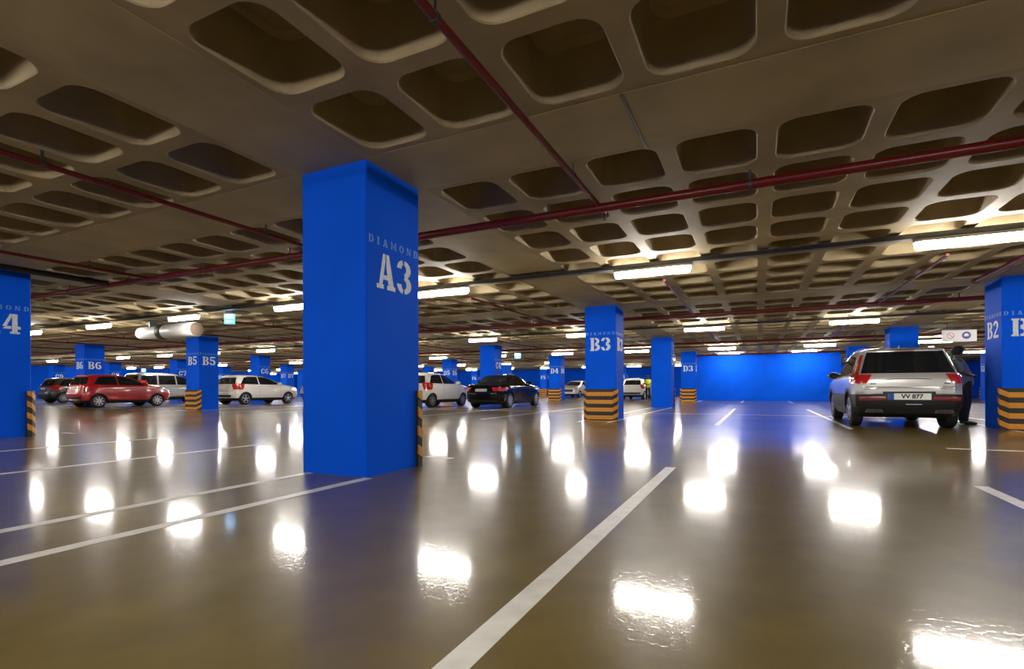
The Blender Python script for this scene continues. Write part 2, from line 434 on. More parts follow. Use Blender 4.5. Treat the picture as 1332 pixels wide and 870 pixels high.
for ri, row in enumerate(ROWS):
    for n in range(1, 10):
        p = project(U(-(n - 3) * SU), V(ri * SV), 1.0)
        if p is None or p[0] < -150 or p[0] > 1480 or (row == 'B' and n == 1): continue
        code = row + str(n)
        root = empty('column', (U(-(n - 3) * SU), V(ri * SV), 0))
        if code in LBL: tag(root, LBL[code], 'column', 'blue columns of the parking grid')
        else: tag(root, 'small distant blue column stencilled %s far beyond the parked cars' % code, 'column', 'distant blue columns')
        inst('shaft', shaft_me, root)
        s = AISLE[row]; rz_face = 0 if s < 0 else PI        # face that looks to the aisle
        num = glyph_mesh(code, .54, .34, 1.785, M_STENCIL, 'stencil_number')
        for fz in (rz_face, PI / 2, -PI / 2):
            d = Matrix.Rotation(fz, 3, 'Z') @ Vector((0, -c - .0025, 0))
            o = inst('stencil_number', num, root, d, fz)
            o = inst('small_lettering', diamond_me, root, d, fz)
        d = Matrix.Rotation(rz_face, 3, 'Z') @ Vector((0, -c, 0))
        g = inst('rubber_guard', guard_me, root, d, rz_face)
        g['label'] = 'black rubber guard with four yellow bands'
        for bmesh_ in bands_me: inst('yellow_band', bmesh_, g)

# ================================================================== LAMPS AND TRUNKING
LZ = 2.70
def capsule(hl, hw, n=8):
    pts = []
    for cx, a0 in ((hl - hw, -90), (-hl + hw, 90)):
        for i in range(n + 1):
            t = math.radians(a0 + 180 * i / n); pts.append((cx + hw * math.cos(t), hw * math.sin(t)))
    return pts
def lamp_proto():
    r = empty('fluorescent_lamp')
    b = MB(); rings = []
    for z, k in ((.095, 1.0), (.06, 1.0), (.025, .88), (.0, .6)):
        rings.append([(x * (1 - (1 - k) * .06), y * k, z) for x, y in capsule(.62, .068)])
    n = len(rings[0]); vs = [p for q in rings for p in q]; fs = []
    for j in range(3):
        for i in range(n): fs.append((j * n + i, j * n + (i + 1) % n, (j + 1) * n + (i + 1) % n, (j + 1) * n + i))
    fs += [tuple(range(n)), tuple(range(3 * n, 4 * n))]
    b.add(vs, fs).build('diffuser', M_LAMP, r, 40)
    MB().prism(capsule(.635, .075), 'z', .095, .135).build('housing', M_LAMPBODY, r, 40)
    for s in (-1, 1):
        MB().box(s * .45 - .02, s * .45 + .02, -.04, .04, .135, .15).build('mounting_clip', M_STEEL, r)
    return r
lamp0 = lamp_proto(); lamp_used = False
L0 = {1: 'largest lit ceiling lamp, cut by the right edge of the picture', 0: 'lit ceiling lamp of the nearest row, above and right of column B3',
      -1: 'lit ceiling lamp touching the right edge of column A3', -2: 'lit ceiling lamp touching the left edge of column A3',
      -3: 'lit ceiling lamp directly above the white jet fan', -4: 'lit ceiling lamp above column B6, left of the jet fan',
      -5: 'small lit lamp at the right edge of column A4'}
L1 = {1: 'lit lamp above the left part of the silver car in the second row', 0: 'lit lamp above column D3 in the second lamp row',
      -1: 'bluish lit lamp touching the left edge of column B3', -2: 'lit lamp directly above column C4', 2: 'lit lamp right of column C2, beside the hanging white sign'}
M_LAMPNEAR = mat('lamp_diffuser_bright', (0.9, 0.9, 0.9), rough=0.4, emit=LAMP_COLOR, estr=LAMP_STRENGTH * 2.0)
def place_lamp(ru, rv, label, group, z=LZ):
    global lamp_used
    o = copy_tree(lamp0) if lamp_used else lamp0
    lamp_used = True
    o.location = (U(ru), V(rv), z)
    tag(o, label, 'lamp', group)
    return o
ORD = ('first second third fourth fifth sixth seventh eighth ninth tenth eleventh twelfth thirteenth fourteenth fifteenth sixteenth seventeenth eighteenth nineteenth').split()
for k in range(-1, 5):
    rv = SV * (k + .5)
    for j in range(-13, 4):
        ru = SU / 4 + j * SU / 2
        if ru < REL_L + 1 or ru > REL_R - 1: continue
        if k == -1 and j < -5: continue
        nth = ORD[3 - j]; rown = ('nearest', 'second', 'third', 'fourth', 'fifth')[max(k, 0)]
        lbg = 'lit ceiling lamp of the %s lamp row, %s lamp counted from its right end' % (rown, nth)
        if k == 0: lb, g = L0.get(j, lbg), 'lamps of the nearest row'
        elif k == 1: lb, g = L1.get(j, lbg), 'lamps of the second row'
        elif k < 0: lb, g = 'ceiling lamp of the row behind the viewer, %s from its right end' % nth, 'lamps behind the viewer'
        else: lb, g = lbg, 'distant ceiling lamps'
        o = place_lamp(ru, rv, lb, g)
        if k < 0:
            for ch in o.children:
                if ch.name.startswith('diffuser'): ch.material_slots[0].link = 'OBJECT'; ch.material_slots[0].material = M_LAMPNEAR
place_lamp(2.08, 29.72, 'lit ceiling lamp before the blue wall, near column D3', 'lamps before the blue wall', H - .15)
place_lamp(6.1, 29.72, 'lit ceiling lamp before the blue wall, near the silver SUV', 'lamps before the blue wall', H - .15)
TLBL = ['cable trunking running above the row of lamps behind the viewer', 'grey cable trunking above the nearest row of lamps',
        'cable trunking above the second row of lamps', 'cable trunking above the third row of lamps',
        'cable trunking above the fourth row of lamps', 'cable trunking above the farthest row of lamps']
for k in range(-1, 5):
    rv = SV * (k + .5)
    t = empty('cable_trunking', (0, V(rv), LZ + .15))
    tag(t, TLBL[k + 1], 'trunking', 'cable trunking runs')
    MB().box(U(REL_L + 1), U(REL_R - 1), -.06, .06, 0, .065).build('channel', M_TRAY, t)
    MB().box(U(REL_L + 1), U(REL_R - 1), .05, .075, .01, .035).build('conduit', M_DKSTEEL, t)
    hb = MB()
    for j in range(-13, 5):
        ru = j * SU / 2
        if REL_L + 1 < ru < REL_R - 1:
            MB().box(U(ru) - .02, U(ru) + .02, -.07, .08, .065, H + STEP - LZ - .15).build('hanger', M_DKSTEEL, t)

# ================================================================== SPRINKLER PIPES
PZ = 2.80
def pipework(k, label, umin, umax):
    rv = SV * k + 1.4
    t = empty('sprinkler_pipe', (0, V(rv), 0)); tag(t, label, 'pipe', 'red sprinkler pipework')
    MB().tube((U(umin), 0, PZ), (U(umax), 0, PZ), .05, 14).build('main_run', M_REDPIPE, t, 40)
    js = [j for j in range(-12, 5) if umin < SU / 4 + j * SU / 2 < umax]
    for j in js:
        ru = SU / 4 + j * SU / 2 + .03
        br = MB().tube((U(ru), -4.95, PZ + .02), (U(ru), .22, PZ + .02), .026, 10)
        o = br.build('branch', M_REDPIPE, t, 40)
        MB().lathe([(-.06, .052), (.06, .052)], 'x', (U(ru), 0, PZ), 14).build('coupling', M_REDPIPE, o, 40)
        for y in (-4.9, .2):
            sb = MB().lathe([(PZ - .075, .018), (PZ - .07, .018), (PZ - .068, .006), (PZ - .03, .010), (PZ + .0, .012)], 'z', (U(ru), y, 0), 8)
            sb.build('sprinkler_head', M_DKSTEEL, o)
        for y in (-.9, -3.2):
            hb = MB().box(U(ru) - .004, U(ru) + .004, y - .012, y + .012, PZ, H)
            hb.lathe([(-.015, .032), (.015, .032)], 'y', (U(ru), y, PZ + .02), 10)
            hb.build('hanger', M_DKSTEEL, o)
        for du in (-.6, 1.5):
            hb = MB().box(U(ru + du) - .012, U(ru + du) + .012, -.005, .005, PZ, H)
            hb.lathe([(-.015, .056), (.015, .056)], 'x', (U(ru + du), 0, PZ), 12)
            hb.build('hanger', M_DKSTEEL, t)
    return t
pipework(0, 'thick red sprinkler pipe crossing the ceiling behind column A3', -40, 14)
pipework(1, 'red sprinkler pipe crossing behind the top of column B3', -48, 18)
pipework(2, 'thin far red sprinkler pipe crossing the ceiling beyond column C4', -50, 18)
pipework(3, 'farthest red sprinkler pipe near the blue wall', -50, 18)
dp = empty('branch_pipe', (U(7.45), V(4.9), 0)); tag(dp, 'slanting red pipe above the top of column B2', 'pipe')
MB().tube((0, 0, PZ + .06), (0, 3.7, PZ + .06), .04, 12).build('run', M_REDPIPE, dp, 40)
MB().lathe([(3.70, .055), (3.78, .055)], 'y', (0, 0, PZ + .06), 12).build('end_cap', M_REDPIPE, dp, 40)
dp = empty('branch_pipe', (U(-7.4), V(-4.0), 0)); tag(dp, 'thick black pipe beside the top of column A4', 'pipe')
MB().tube((0, 0, PZ + .02), (0, 5.35, PZ + .02), .05, 12).build('run', M_BLACKPIPE, dp, 40)
MB().lathe([(5.0, .065), (5.1, .065)], 'y', (0, 0, PZ + .02), 12).build('collar', M_BLACKPIPE, dp, 40)

# ================================================================== JET FAN AND SIGNS
jf = empty('jet_fan', (-16.02, 9.6, 2.58)); tag(jf, 'white cylindrical jet fan hanging from the ceiling above column B5', 'fan')
MB().lathe([(-1.55, .17), (-1.5, .19), (-.55, .19), (-.5, .21)], 'x', n=28).build('silencer', M_FAN, jf, 40)
MB().lathe([(-.5, .225), (-.42, .24), (-.30, .24), (-.25, .225)], 'x', n=28).build('flange', M_DKSTEEL, jf, 40)
MB().lathe([(-.25, .21), (-.2, .225), (1.15, .225), (1.2, .21)], 'x', n=28).build('fan_casing', M_FAN, jf, 40)
MB().lathe([(1.19, .20), (1.215, .205), (1.222, .195), (1.222, .01)], 'x', n=28).build('end_grille', M_FANGRILLE, jf, 40)
for x in (-.9, .6): MB().box(x - .02, x + .02, -.12, .12, .15, H - 2.58 - .03).box(x - .03, x + .03, -.55, .55, H - 2.58 - .03, H - 2.58 + STEP).build('bracket', M_STEEL, jf)

M_SIGNBLUE = mat('lit_sign_blue', (0.05, .35, .75), rough=.4, emit=(.05, .38, .95), estr=1.6)
M_SIGNWHITE = mat('lit_sign_white', (.9, .95, 1), rough=.4, emit=(.7, .9, 1), estr=2.2)
def exit_sign(loc, label, w=.25, h=.26, rz=YAW):
    s = empty('exit_sign', loc, rz); tag(s, label, 'sign', 'lit blue exit signs')
    MB().box(-w / 2, w / 2, -.03, .03, 0, h).build('lightbox', M_SIGNBLUE, s)
    MB().box(-w / 2 + .02, w / 2 - .02, -.034, -.030, h * .55, h - .02).build('white_panel', M_SIGNWHITE, s)
    ar = MB().add([(-.10, -.036, h * .22), (-.03, -.036, h * .38), (-.03, -.036, h * .27), (.10, -.036, h * .27), (.10, -.036, h * .17), (-.03, -.036, h * .17), (-.03, -.036, h * .06)],
                  [(0, 1, 6), (2, 3, 4, 5)])
    ar.build('arrow', M_SIGNWHITE, s)
    for x in (-.1, .1): MB().box(x - .006, x + .006, -.006, .006, h, H - loc[2]).build('hanger', M_DKSTEEL, s)
exit_sign((-12.6, 9.05, 2.55), 'lit blue exit sign hanging between the jet fan and A3')
exit_sign((-11.8, 25.4, 2.45), 'small distant lit blue exit sign right of column C4', .34, .28)
exit_sign((-48.5, 26.7, 2.35), 'tiny distant lit blue exit sign above the silver people carrier', .34, .28)
ns = empty('hanging_sign', (5.63, V(16.24), 2.23), .12); tag(ns, 'white hanging sign with red and blue round symbols right of column C2', 'sign')
M_SIGNPANEL = mat('sign_panel_white', (.62, .60, .62), rough=.5)
MB().box(-.44, .44, -.015, .015, 0, .36).build('panel', M_SIGNPANEL, ns)
def annulus(b, cx, cz, ro, ri, y, n=20):
    vs = []
    for i in range(n):
        t = 2 * PI * i / n; vs += [(cx + ro * math.cos(t), y, cz + ro * math.sin(t)), (cx + ri * math.cos(t), y, cz + ri * math.sin(t))]
    return b.add(vs, [(2 * i, 2 * ((i + 1) % n), 2 * ((i + 1) % n) + 1, 2 * i + 1) for i in range(n)])
M_SIGNRED = mat('sign_red', (.50, .22, .22), rough=.5); M_SIGNBL = mat('sign_print_blue', (.03, .07, .30), rough=.5)
b = annulus(MB(), -.22, .19, .10, .075, -.017); b.add([(-.29, -.017, .24), (-.27, -.017, .26), (-.15, -.017, .14), (-.17, -.017, .12)], [(0, 1, 2, 3)])
b.build('prohibition_symbol', M_SIGNRED, ns)
b = annulus(MB(), .18, .19, .115, .06, -.017); b.add([(.10, -.017, .12), (.26, -.017, .12), (.26, -.017, .16), (.10, -.017, .16)], [(0, 1, 2, 3)])
b.build('blue_symbol', M_SIGNBL, ns)
for x in (-.3, .3): MB().box(x - .008, x + .008, -.008, .008, .36, H - 2.23 + STEP).build('hanger', M_DKSTEEL, ns)
M_GREEN = mat('green_indicator', (.0, .4, .1), emit=(.0, 1, .25), estr=4)
gi = empty('indicator_light', (6.67, 25.3, 1.95)); tag(gi, 'tiny green indicator light right of the silver car roof', 'light')

# ================================================================== CARS
PROFILES = {
 'suv': (4.43, 1.65, 1.86, [(.21, .30, 4.15, .82, 8), (.30, .10, 4.33, .88, 9), (.45, .02, 4.42, .92, 10), (.60, .0, 4.43, .93, 10), (.66, .02, 4.42, .93, 10),
    (.70, .055, 4.40, .93, 10), (.80, .06, 4.37, .928, 10), (.90, .07, 4.30, .925, 10), (.97, .085, 4.12, .92, 10), (1.02, .10, 3.80, .91, 9), (1.05, .12, 3.42, .90, 9),
    (1.08, .14, 3.20, .885, 8), (1.12, .17, 3.10, .865, 8), (1.30, .28, 2.78, .805, 8), (1.46, .37, 2.45, .75, 8), (1.54, .40, 2.28, .72, 8), (1.58, .40, 2.15, .70, 8), (1.61, .44, 2.0, .66, 7), (1.635, .58, 1.8, .58, 5), (1.65, .85, 1.6, .42, 4)]),
 'hatch': (4.0, 1.5, 1.7, [(.20, .25, 3.75, .72, 6), (.30, .08, 3.90, .80, 6), (.45, .02, 3.99, .84, 6), (.60, .0, 4.0, .85, 6), (.72, .04, 3.97, .85, 6), (.82, .07, 3.93, .845, 6),
    (.90, .09, 3.80, .84, 6), (.95, .10, 3.56, .83, 6), (1.0, .12, 3.18, .81, 6), (1.04, .14, 2.98, .785, 6), (1.25, .27, 2.46, .71, 6), (1.38, .35, 2.08, .655, 6), (1.44, .36, 1.86, .62, 6), (1.475, .45, 1.68, .55, 5), (1.5, .75, 1.4, .38, 4)]),
 'sedan': (4.52, 1.42, 1.80, [(.18, .28, 4.28, .76, 6), (.28, .08, 4.43, .85, 6), (.45, .01, 4.51, .885, 6), (.62, .0, 4.52, .90, 6), (.74, .03, 4.46, .90, 6), (.83, .06, 4.40, .895, 6), (.89, .08, 4.22, .885, 6),
    (.94, .10, 3.85, .87, 6), (.975, .16, 3.44, .855, 6), (1.0, .45, 3.22, .84, 6), (1.02, .78, 3.12, .82, 6), (1.05, .88, 3.04, .79, 6), (1.20, 1.12, 2.72, .725, 6), (1.32, 1.36, 2.42, .665, 6), (1.37, 1.52, 2.25, .62, 5), (1.405, 1.70, 2.08, .53, 5), (1.42, 1.80, 1.98, .40, 4)]),
 'van': (4.75, 1.78, 1.84, [(.22, .22, 4.5, .80, 7), (.32, .05, 4.68, .88, 7), (.50, .0, 4.75, .92, 7), (.72, .02, 4.74, .92, 7), (.86, .03, 4.66, .918, 7), (.96, .04, 4.40, .91, 7), (1.02, .05, 4.05, .90, 7),
    (1.06, .055, 3.78, .885, 7), (1.10, .06, 3.66, .87, 7), (1.35, .12, 3.20, .81, 7), (1.58, .19, 2.75, .755, 7), (1.68, .24, 2.50, .72, 7), (1.74, .34, 2.25, .65, 6), (1.78, .60, 1.9, .48, 5)]),
}
class Car:
    def __init__(s, kind, L, Hh, W, zgap=.03):
        l0, h0, w0, tab = PROFILES[kind]
        s.kx, s.kz, s.ky = L / l0, Hh / h0, W / w0
        s.tab = [(z * s.kz, a * s.kx, b * s.kx, w * s.ky, n) for z, a, b, w, n in tab]; s.L, s.H, s.W = L, Hh, W
    def p(s, z):
        t = s.tab
        if z <= t[0][0]: return t[0][1:]
        for a, b in zip(t[:-1], t[1:]):
            if z <= b[0]:
                k = (z - a[0]) / (b[0] - a[0]); return tuple(a[i] + (b[i] - a[i]) * k for i in range(1, 5))
        return t[-1][1:]
    def side(s, x, z):
        xr, xf, w, n = s.p(z); h = min(1, abs((x - (xr + xf) / 2) / ((xf - xr) / 2)))
        return w * max(0, 1 - h ** n) ** (1 / n)
    def end(s, y, z, front):
        xr, xf, w, n = s.p(z); h = min(.9995, abs(y / w)); a = (xf - xr) / 2 * (1 - h ** n) ** (1 / n)
        return (xr + xf) / 2 + (a if front else -a)
    def outline(s, z, ns=20, ne=12):
        xr, xf, w, n = s.p(z); b = 2 ** (-1 / n); a = (xf - xr) / 2; xc = (xr + xf) / 2; P = []
        for i in range(ns):
            h = -b + 2 * b * i / ns; P.append((xc + a * h, -w * (1 - abs(h) ** n) ** (1 / n), z))
        for i in range(ne):
            h = -b + 2 * b * i / ne; P.append((xc + a * (1 - abs(h) ** n) ** (1 / n), w * h, z))
        for i in range(ns):
            h = b - 2 * b * i / ns; P.append((xc + a * h, w * (1 - abs(h) ** n) ** (1 / n), z))
        for i in range(ne):
            h = b - 2 * b * i / ne; P.append((xc - a * (1 - abs(h) ** n) ** (1 / n), w * h, z))
        return P
    def shell(s, z0, z1, grow=0.0):
        zs = sorted(set([z0, z1] + [t[0] for t in s.tab if z0 < t[0] < z1]))
        fine = []
        for a, b in zip(zs[:-1], zs[1:]):
            k = max(1, int((b - a) / .06)); fine += [a + (b - a) * i / k for i in range(k)]
        fine.append(zs[-1])
        mb = MB(); rings = [s.outline(z) for z in fine]
        if grow:
            rings = [[(x + grow * (1 if x > s.L / 2 else -1) * .6, y + grow * (1 if y > 0 else -1), z) for x, y, z in r] for r in rings]
        n = len(rings[0]); vs = [p for r in rings for p in r]; fs = []
        for j in range(len(rings) - 1):
            for i in range(n): fs.append((j * n + i, j * n + (i + 1) % n, (j + 1) * n + (i + 1) % n, (j + 1) * n + i))
        fs += [tuple(range(n - 1, -1, -1)), tuple((len(rings) - 1) * n + i for i in range(n))]
        return mb.add(vs, fs)
    # surface strips; pts are (along, z) lists of equal length
    def strip(s, mb, where, bot, top, off=.005, rows=6):
        n = len(bot); vs = []
        for r in range(rows + 1):
            k = r / rows
            for (a0, z0), (a1, z1) in zip(bot, top):
                a, z = a0 + (a1 - a0) * k, z0 + (z1 - z0) * k
                if where == 'R': q = (a, -s.side(a, z))
                elif where == 'L': q = (a, s.side(a, z))
                else: q = (s.end(a, z, where == 'front'), a)
                xr, xf, w, nn = s.p(z); ax = (xf - xr) / 2; hx = (q[0] - (xr + xf) / 2) / ax; hy = q[1] / w
                gx = math.copysign(abs(hx) ** (nn - 1) / ax, hx); gy = math.copysign(abs(hy) ** (nn - 1) / w, hy)
                gl = math.hypot(gx, gy) or 1
                vs.append((q[0] + off * gx / gl, q[1] + off * gy / gl, z))
        fs = [(r * n + i, r * n + i + 1, (r + 1) * n + i + 1, (r + 1) * n + i) for r in range(rows) for i in range(n - 1)]
        return mb.add(vs, fs)
def seg(a, b, n=8): return [(a[0] + (b[0] - a[0]) * i / n, a[1] + (b[1] - a[1]) * i / n) for i in range(n + 1)]
def curve(pts, n=5):
    out = []
    for a, b in zip(pts[:-1], pts[1:]): out += seg(a, b, n)[:-1]
    return out + [pts[-1]]

WHEELS = {}
def wheel_meshes(r, w, spokes, mrim):
    key = (r, w, spokes)
    if key in WHEELS: return WHEELS[key]
    t = MB().lathe([(-w / 2, r * .66), (-w / 2 - .006, r * .80), (-w / 2 + .01, r * .95), (-w / 2 + .035, r), (w / 2 - .035, r), (w / 2 - .01, r * .95), (w / 2 + .006, r * .80), (w / 2, r * .66)], 'y', n=28).mesh('tyre', M_TYRE, 35)
    rb = MB()
    rb.lathe([(-w / 2 - .004, r * .70), (-w / 2 - .010, r * .66), (-w / 2 + .03, r * .60)], 'y', n=28, cap=False)
    for i in range(spokes):
        a = 2 * PI * i / spokes
        pts = [(-.035, r * .10), (.035, r * .10), (.022, r * .64), (-.022, r * .64)]
        vs = []
        for y in (-w / 2 - .006, -w / 2 + .02):
            for px, pz in pts: vs.append((px * math.cos(a) - pz * math.sin(a), y, px * math.sin(a) + pz * math.cos(a)))
        rb.add(vs, [(0, 1, 2, 3), (4, 7, 6, 5), (0, 4, 5, 1), (1, 5, 6, 2), (2, 6, 7, 3), (3, 7, 4, 0)])
    rb.lathe([(-w / 2 - .012, .02), (-w / 2 - .010, r * .16), (-w / 2 + .02, r * .18)], 'y', n=16)
    rm = rb.mesh('rim', mrim, 35)
    db = MB().lathe([(-w / 2 + .02, r * .66), (-w / 2 + .025, .02)], 'y', n=24).mesh('brake_disc', M_DKSTEEL)
    WHEELS[key] = (t, rm, db); return WHEELS[key]
def cut_wheels(ob, axles, r, W, name, m):
    cb = MB()
    for x in axles:
        for s in (-1, 1):
            cb.lathe([(s * (W / 2 - .27), r + .045), (s * (W / 2 + .15), r + .045)], 'y', (x, 0, r), 28)
    cut = cb.build('cutter', M_TRIM, ob.parent)
    md = ob.modifiers.new('cut', 'BOOLEAN'); md.operation = 'DIFFERENCE'; md.object = cut; md.solver = 'EXACT'
    try: md.material_mode = 'TRANSFER'
    except Exception: pass
    me = evaluated_mesh(ob); me.name = name; old = ob.data
    ob.modifiers.clear(); ob.data = me; bpy.data.meshes.remove(old)
    bpy.data.objects.remove(cut)
    me.shade_smooth(); me.set_sharp_from_angle(angle=math.radians(32))
def car_paint(name, col, metal=.0, rough=.3):
    return mat(name, col, rough=rough, metal=metal, coat=1.0, coat_rough=.03)

def build_car(name, kind, L, Hh, W, paint, loc, rz, label, wheel_r=.31, axles=(.78, 3.35), spokes=10, detail=None, plate=True, rear_lamps=True):
    """local x: 0 at the rear bumper, forward; y: left; root at the base"""
    C = Car(kind, L, Hh, W); kx, ky, kz = C.kx, C.ky, C.kz
    root = empty(name, loc, rz); tag(root, label, 'car', 'parked cars')
    def P(nm, mb, m, par=None, sm=30): return mb.build(nm, m, par or root, sm)
    z_split = {'suv': .68, 'hatch': .34, 'sedan': .30, 'van': .40}[kind] * kz
    lo = P('lower_trim', C.shell(C.tab[0][0], z_split), M_CLAD if kind in ('suv',) else M_TRIM, sm=None)
    bd = P('body', C.shell(z_split, C.tab[-1][0]), paint, sm=None)
    cut_wheels(lo, axles, wheel_r, W, 'lower_trim', M_TRIM); cut_wheels(bd, axles, wheel_r, W, 'body', M_TRIM)
    tw = .22
    tm, rm, db = wheel_meshes(wheel_r, tw, spokes, M_ALLOY)
    for x in axles:
        for s in (-1, 1):
            w = inst('wheel', tm, root, (x, s * (W / 2 - tw / 2 - (.035 if kind == 'suv' else .03)), wheel_r), 0 if s < 0 else PI)
            inst('rim', rm, w); inst('brake_disc', db, w)
    # windows -------------------------------------------------
    def S(x): return x * kx
    def Z(z): return z * kz
    if kind == 'suv':
        sw = [((.62, 1.11), (.86, 1.46)), ((1.05, 1.10), (1.15, 1.50)), ((1.68, 1.09), (1.66, 1.51)), ((1.74, 1.09), (1.72, 1.51)), ((2.55, 1.08), (2.20, 1.49)), ((2.96, 1.08), (2.44, 1.42))]
        panes = [sw[0:2], sw[1:3], sw[3:6]]
        wind, back = (1.11, 1.50, .80), (1.105, 1.545, .875)
    elif kind == 'hatch':
        sw = [((.50, 1.05), (.72, 1.36)), ((.85, 1.03), (.95, 1.40)), ((1.45, 1.02), (1.42, 1.41)), ((1.51, 1.02), (1.48, 1.41)), ((2.35, 1.01), (1.90, 1.38)), ((2.80, 1.01), (2.14, 1.30))]
        panes = [sw[0:2], sw[1:3], sw[3:6]]
        wind, back = (1.05, 1.39, .84), (1.03, 1.36, .86)
    elif kind == 'sedan':
        sw = [((1.02, 1.06), (1.42, 1.28)), ((1.42, 1.04), (1.58, 1.335)), ((1.98, 1.035), (1.96, 1.35)), ((2.04, 1.035), (2.02, 1.35)), ((2.62, 1.03), (2.28, 1.32)), ((2.94, 1.03), (2.48, 1.26))]
        panes = [sw[0:3], sw[3:6]]
        wind, back = (1.06, 1.345, .84), (1.06, 1.335, .84)
    else:
        sw = [((.30, 1.10), (.40, 1.60)), ((1.15, 1.10), (1.18, 1.62)), ((1.25, 1.10), (1.28, 1.62)), ((2.2, 1.10), (2.18, 1.62)), ((2.28, 1.10), (2.26, 1.62)), ((3.05, 1.09), (2.72, 1.55)), ((3.5, 1.09), (2.95, 1.42))]
        panes = [sw[0:2], sw[2:4], sw[4:7]]
        wind, back = (1.12, 1.60, .86), (1.08, 1.60, .86)
    for side in 'LR':
        for pn in panes:
            bot = curve([(S(a[0]), Z(a[1])) for a, b in pn]); top = curve([(S(b[0]), Z(b[1])) for a, b in pn])
            P('side_window', C.strip(MB(), side, bot, top, .006), M_GLASS)
        # door seams and handles
        for x, zt in ((panes[-1][0][0][0] - .03, 1.02), (panes[-1][-1][0][0] - .1, .98), (panes[0][-1][0][0] - .62 if kind != 'sedan' else 1.25, 1.0)):
            P('door_seam', C.strip(MB(), side, [(S(x - .004), Z(.42)), (S(x + .004), Z(.42))], [(S(x - .004), Z(zt)), (S(x + .004), Z(zt))], .0025, 10), M_TRIM)
        for x in (panes[-1][0][0][0] + .06, panes[-1][0][0][0] - .72):
            hz = Z(.90)
            P('door_handle', C.strip(MB(), side, [(S(x), hz), (S(x + .17), hz)], [(S(x), hz + .025), (S(x + .17), hz + .025)], .018, 1), paint)
    hw = lambda z, k: C.p(Z(z))[2] * k
    z0, z1, k = wind
    P('windscreen', C.strip(MB(), 'front', seg((-hw(z0, k), Z(z0)), (hw(z0, k), Z(z0)), 14), seg((-hw(z1, k), Z(z1)), (hw(z1, k), Z(z1)), 14), .006, 8), M_GLASS)
    z0, z1, k = back
    P('rear_window', C.strip(MB(), 'rear', seg((-hw(z0, k), Z(z0)), (hw(z0, k), Z(z0)), 14), seg((-hw(z1, k), Z(z1)), (hw(z1, k), Z(z1)), 14), .006, 8), M_GLASS)
    # mirrors
    mx, mz = {'suv': (2.98, 1.12), 'hatch': (2.62, 1.06), 'sedan': (2.82, 1.06), 'van': (3.3, 1.16)}[kind]
    for s in (-1, 1):
        y0 = C.side(S(mx), Z(mz)); mb = MB()
        prof = [(-.06, .05), (-.075, .085), (.0, .10), (.06, .085), (.09, .03)]
        mb.lathe(prof, 'x', (0, 0, 0), 14)
        mb.v = [(x + S(mx), y * 1.25 + s * (y0 + .14), z * .85 + Z(mz)) for x, y, z in mb.v]
        mb.box(S(mx) - .02, S(mx) + .02, min(s * (y0 - .03), s * (y0 + .08)), max(s * (y0 - .03), s * (y0 + .08)), Z(mz) - .05, Z(mz) - .01)
        P('side_mirror', mb, M_TRIM if kind == 'suv' else paint)
    # head lamps and grille
    hz0, hz1 = {'suv': (.78, .92), 'hatch': (.70, .84), 'sedan': (.64, .76), 'van': (.74, .88)}[kind]
    for s in (-1, 1):
        mb = MB(); y1, y2 = hw(.8, .60) * s, hw(.8, .97) * s
        C.strip(mb, 'front', seg((y1, Z(hz0)), (y2, Z(hz0)), 8), seg((y1, Z(hz1 - .03)), (y2, Z(hz1 + .03)), 8), .006, 4)
        xf = C.end(y2, Z(hz0), True)
        C.strip(mb, 'L' if s > 0 else 'R', seg((xf - .22, Z(hz0 + .06)), (xf, Z(hz0)), 4), seg((xf - .26, Z(hz1 + .02)), (xf, Z(hz1 + .03)), 4), .006, 4)
        P('head_lamp', mb, M_HEAD)
    P('grille', C.strip(MB(), 'front', seg((-hw(.7, .45), Z(.5)), (hw(.7, .45), Z(.5)), 8), seg((-hw(.7, .5), Z(.72)), (hw(.7, .5), Z(.72)), 8), .005, 4), M_TRIM)
    # rear ------------------------------------------------------
    if rear_lamps and kind != 'suv':
        rz0, rz1, yi = {'hatch': (.76, 1.06, .74), 'sedan': (.72, .86, .52), 'van': (.85, 1.35, .86)}[kind]
        for s in (-1, 1):
            mb = MB(); y1a, y1b = hw(rz0, yi + .08) * s, hw(rz1, yi) * s
            y2 = .975
            C.strip(mb, 'rear', seg((y1a, Z(rz0)), (hw(rz0, y2) * s, Z(rz0)), 8), seg((y1b, Z(rz1)), (hw(rz1, y2) * s, Z(rz1)), 8), .008, 5)
            xa, xb = C.end(hw(rz0, y2) * s, Z(rz0), False), C.end(hw(rz1, y2) * s, Z(rz1), False)
            C.strip(mb, 'L' if s > 0 else 'R', seg((xa - .09, Z(rz0)), (xa + .02, Z(rz0 + .05)), 5), seg((xb - .09, Z(rz1)), (xb + .14, Z(rz1 - .02)), 5), .008, 5)
            P('tail_lamp', mb, M_TAIL)
        zb = {'hatch': .56, 'sedan': .42, 'van': .5}[kind]
        if kind != 'van':
            P('rear_diffuser', C.strip(MB(), 'rear', seg((-hw(zb, .7), Z(zb - .18)), (hw(zb, .7), Z(zb - .18)), 8), seg((-hw(zb, .78), Z(zb - .06)), (hw(zb, .78), Z(zb - .06)), 8), .014, 3), M_TRIM)
        if plate:
            zp = {'hatch': .86, 'sedan': .75, 'van': .8}[kind]
            xq = C.end(0, Z(zp), False) - .012
            pm = MB().box(xq - .006, xq + .02, -.26, .26, Z(zp) - .055, Z(zp) + .055)
            P('number_plate', pm, M_PLATE, sm=None)
        P('tailgate_seam', C.strip(MB(), 'rear', seg((-hw(.68, .8), Z(.675)), (hw(.68, .8), Z(.675)), 10), seg((-hw(.68, .8), Z(.685)), (hw(.68, .8), Z(.685)), 10), .003, 1), M_TRIM)
    if detail: detail(C, root, P)
    return root

